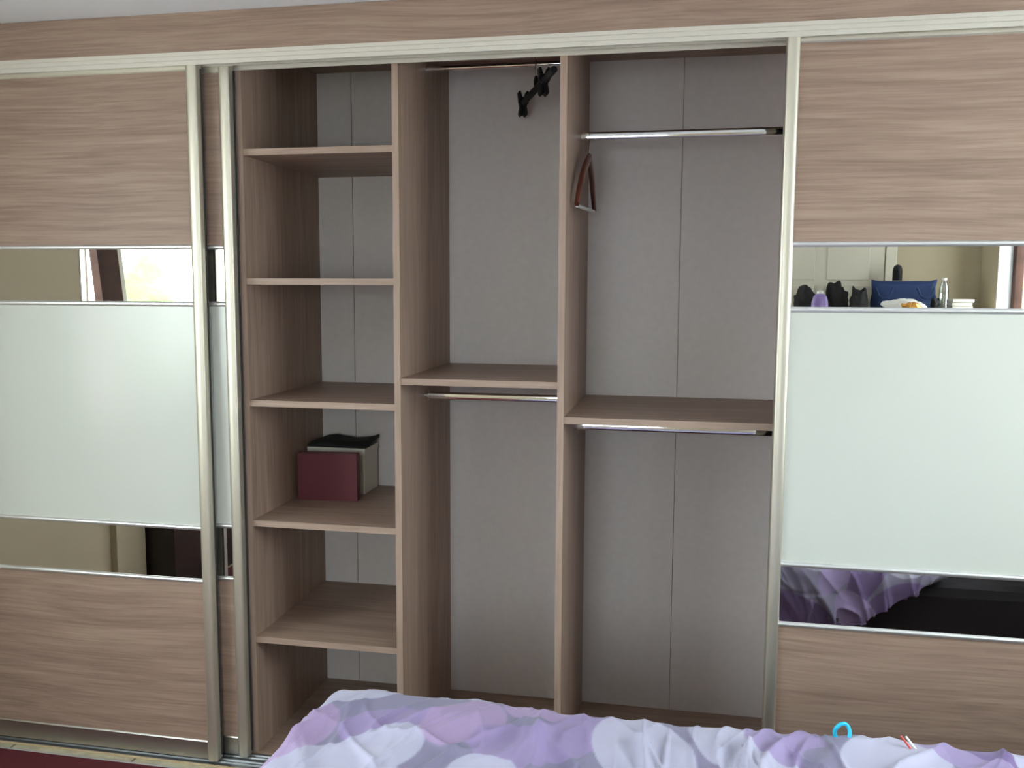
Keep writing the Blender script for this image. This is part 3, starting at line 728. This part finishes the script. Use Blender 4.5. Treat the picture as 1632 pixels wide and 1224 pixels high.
B().lathe([(0.028, CZ + 0.262), (0.027, CZ + 0.272), (0.021, CZ + 0.288), (0.010, CZ + 0.296), (0.002, CZ + 0.298)], 1.97, -3.64, 24).build('cap', 'black_fabric', dm, smooth=True)
# crumpled packet
pk = thing('snack_packet', (1.96, -3.335, CZ), 'crumpled white and gold snack packet in front of the blue bag', 'packet')
def packet(name, x0, x1, y, h, m, seed, parent):
    b = B(); n, k = 22, 8
    for i in range(n + 1):
        a = i / n; X = x0 + (x1 - x0) * a; w = math.sin(math.pi * min(1, max(0, a))) ** 0.6
        for j in range(k):
            th = 2 * math.pi * j / k
            b.v.append((X, y + 0.028 * w * math.cos(th) + 0.004 * noise.noise(Vector((X * 40, j, seed))), CZ + 0.001 + h * (0.22 + 0.5 * w) + h * 0.5 * w * math.sin(th) * 1.0 - h * 0.22 * w + 0.006 * noise.noise(Vector((X * 50, j * 2, seed))) + (0.03 * max(0, 0.25 - a) / 0.25)))
    zmin = min(v[2] for v in b.v); b.v = [(vx, vy, vz - zmin + CZ + 0.0005) for vx, vy, vz in b.v]
    for i in range(n):
        for j in range(k):
            j2 = (j + 1) % k; b.f.append((i * k + j, i * k + j2, (i + 1) * k + j2, (i + 1) * k + j))
    b.f.append(tuple(range(k))[::-1]); b.f.append(tuple(n * k + j for j in range(k)))
    return b.build(name, m, parent, smooth=True)
packet('wrapper', 1.815, 2.095, -3.335, 0.085, 'foil_white', 2.0, pk)
packet('label_panel', 1.925, 2.06, -3.318, 0.066, 'foil_gold', 5.0, pk)
gb = thing('water_bottle', (2.192, -3.40, CZ), 'clear plastic water bottle standing at the right of the blue bag', 'bottle')
B().lathe([(0.024, CZ), (0.027, CZ + 0.006), (0.026, CZ + 0.06), (0.028, CZ + 0.10), (0.027, CZ + 0.15), (0.014, CZ + 0.185), (0.012, CZ + 0.196)], 2.192, -3.40, 24).build('body', 'clear_bottle', gb, smooth=True)
B().lathe([(0.014, CZ + 0.196), (0.014, CZ + 0.212)], 2.192, -3.40, 20).build('cap', 'white_plastic', gb, smooth=True)
lump('toiletry_bag', 2.135, -3.345, CZ, 0.032, 0.025, 0.09, 'black_fabric', 'small black toiletry bag between snack packet and water bottle', 'bag', 9.2)
st = thing('paper_stack', (2.30, -3.47, CZ), 'pale stack of papers near the right end of the chest', 'papers')
for k in range(4):
    box('sheet_bundle', 'white_card', 2.235 + 0.004 * (k % 2), 2.36 - 0.005 * (k % 3), -3.55, -3.38 + 0.004 * k, CZ + k * 0.021, CZ + k * 0.021 + 0.0195, st, 0.002)
# dark low chest under the left window
lc = thing('blanket_chest', (-1.89, -1.80, 0.0), 'low dark wooden chest against the left wall under the window', 'chest')
box('body', 'dark_chest_wood', XL + 0.002, -1.80, -2.25, -1.395, 0.0, 0.44, lc, 0.004)
box('lid', 'dark_chest_wood', XL + 0.002, -1.79, -2.26, -1.388, 0.44, 0.47, lc, 0.006)
B().tube([(-1.80, -1.80, 0.40), (-1.785, -1.80, 0.40), (-1.785, -1.85, 0.40), (-1.80, -1.85, 0.40)], 0.005, 8).build('latch', 'chrome', lc, smooth=True)
# outside the left window
lump('garden_hedge', -8.6, -11.6, -0.45, 0.9, 1.2, 2.0, 'leaf_green', 'green garden hedge outside the left window', 'hedge', 3.3)
o = B().box(-8.3, -8.1, -10.05, -7.6, -0.45, 1.47).box(-8.34, -8.06, -10.09, -7.56, 1.46, 1.52).build('garden_wall', 'pink_render', None, 0.01)
tag(o, 'pink rendered garden wall outside the left window', 'wall')
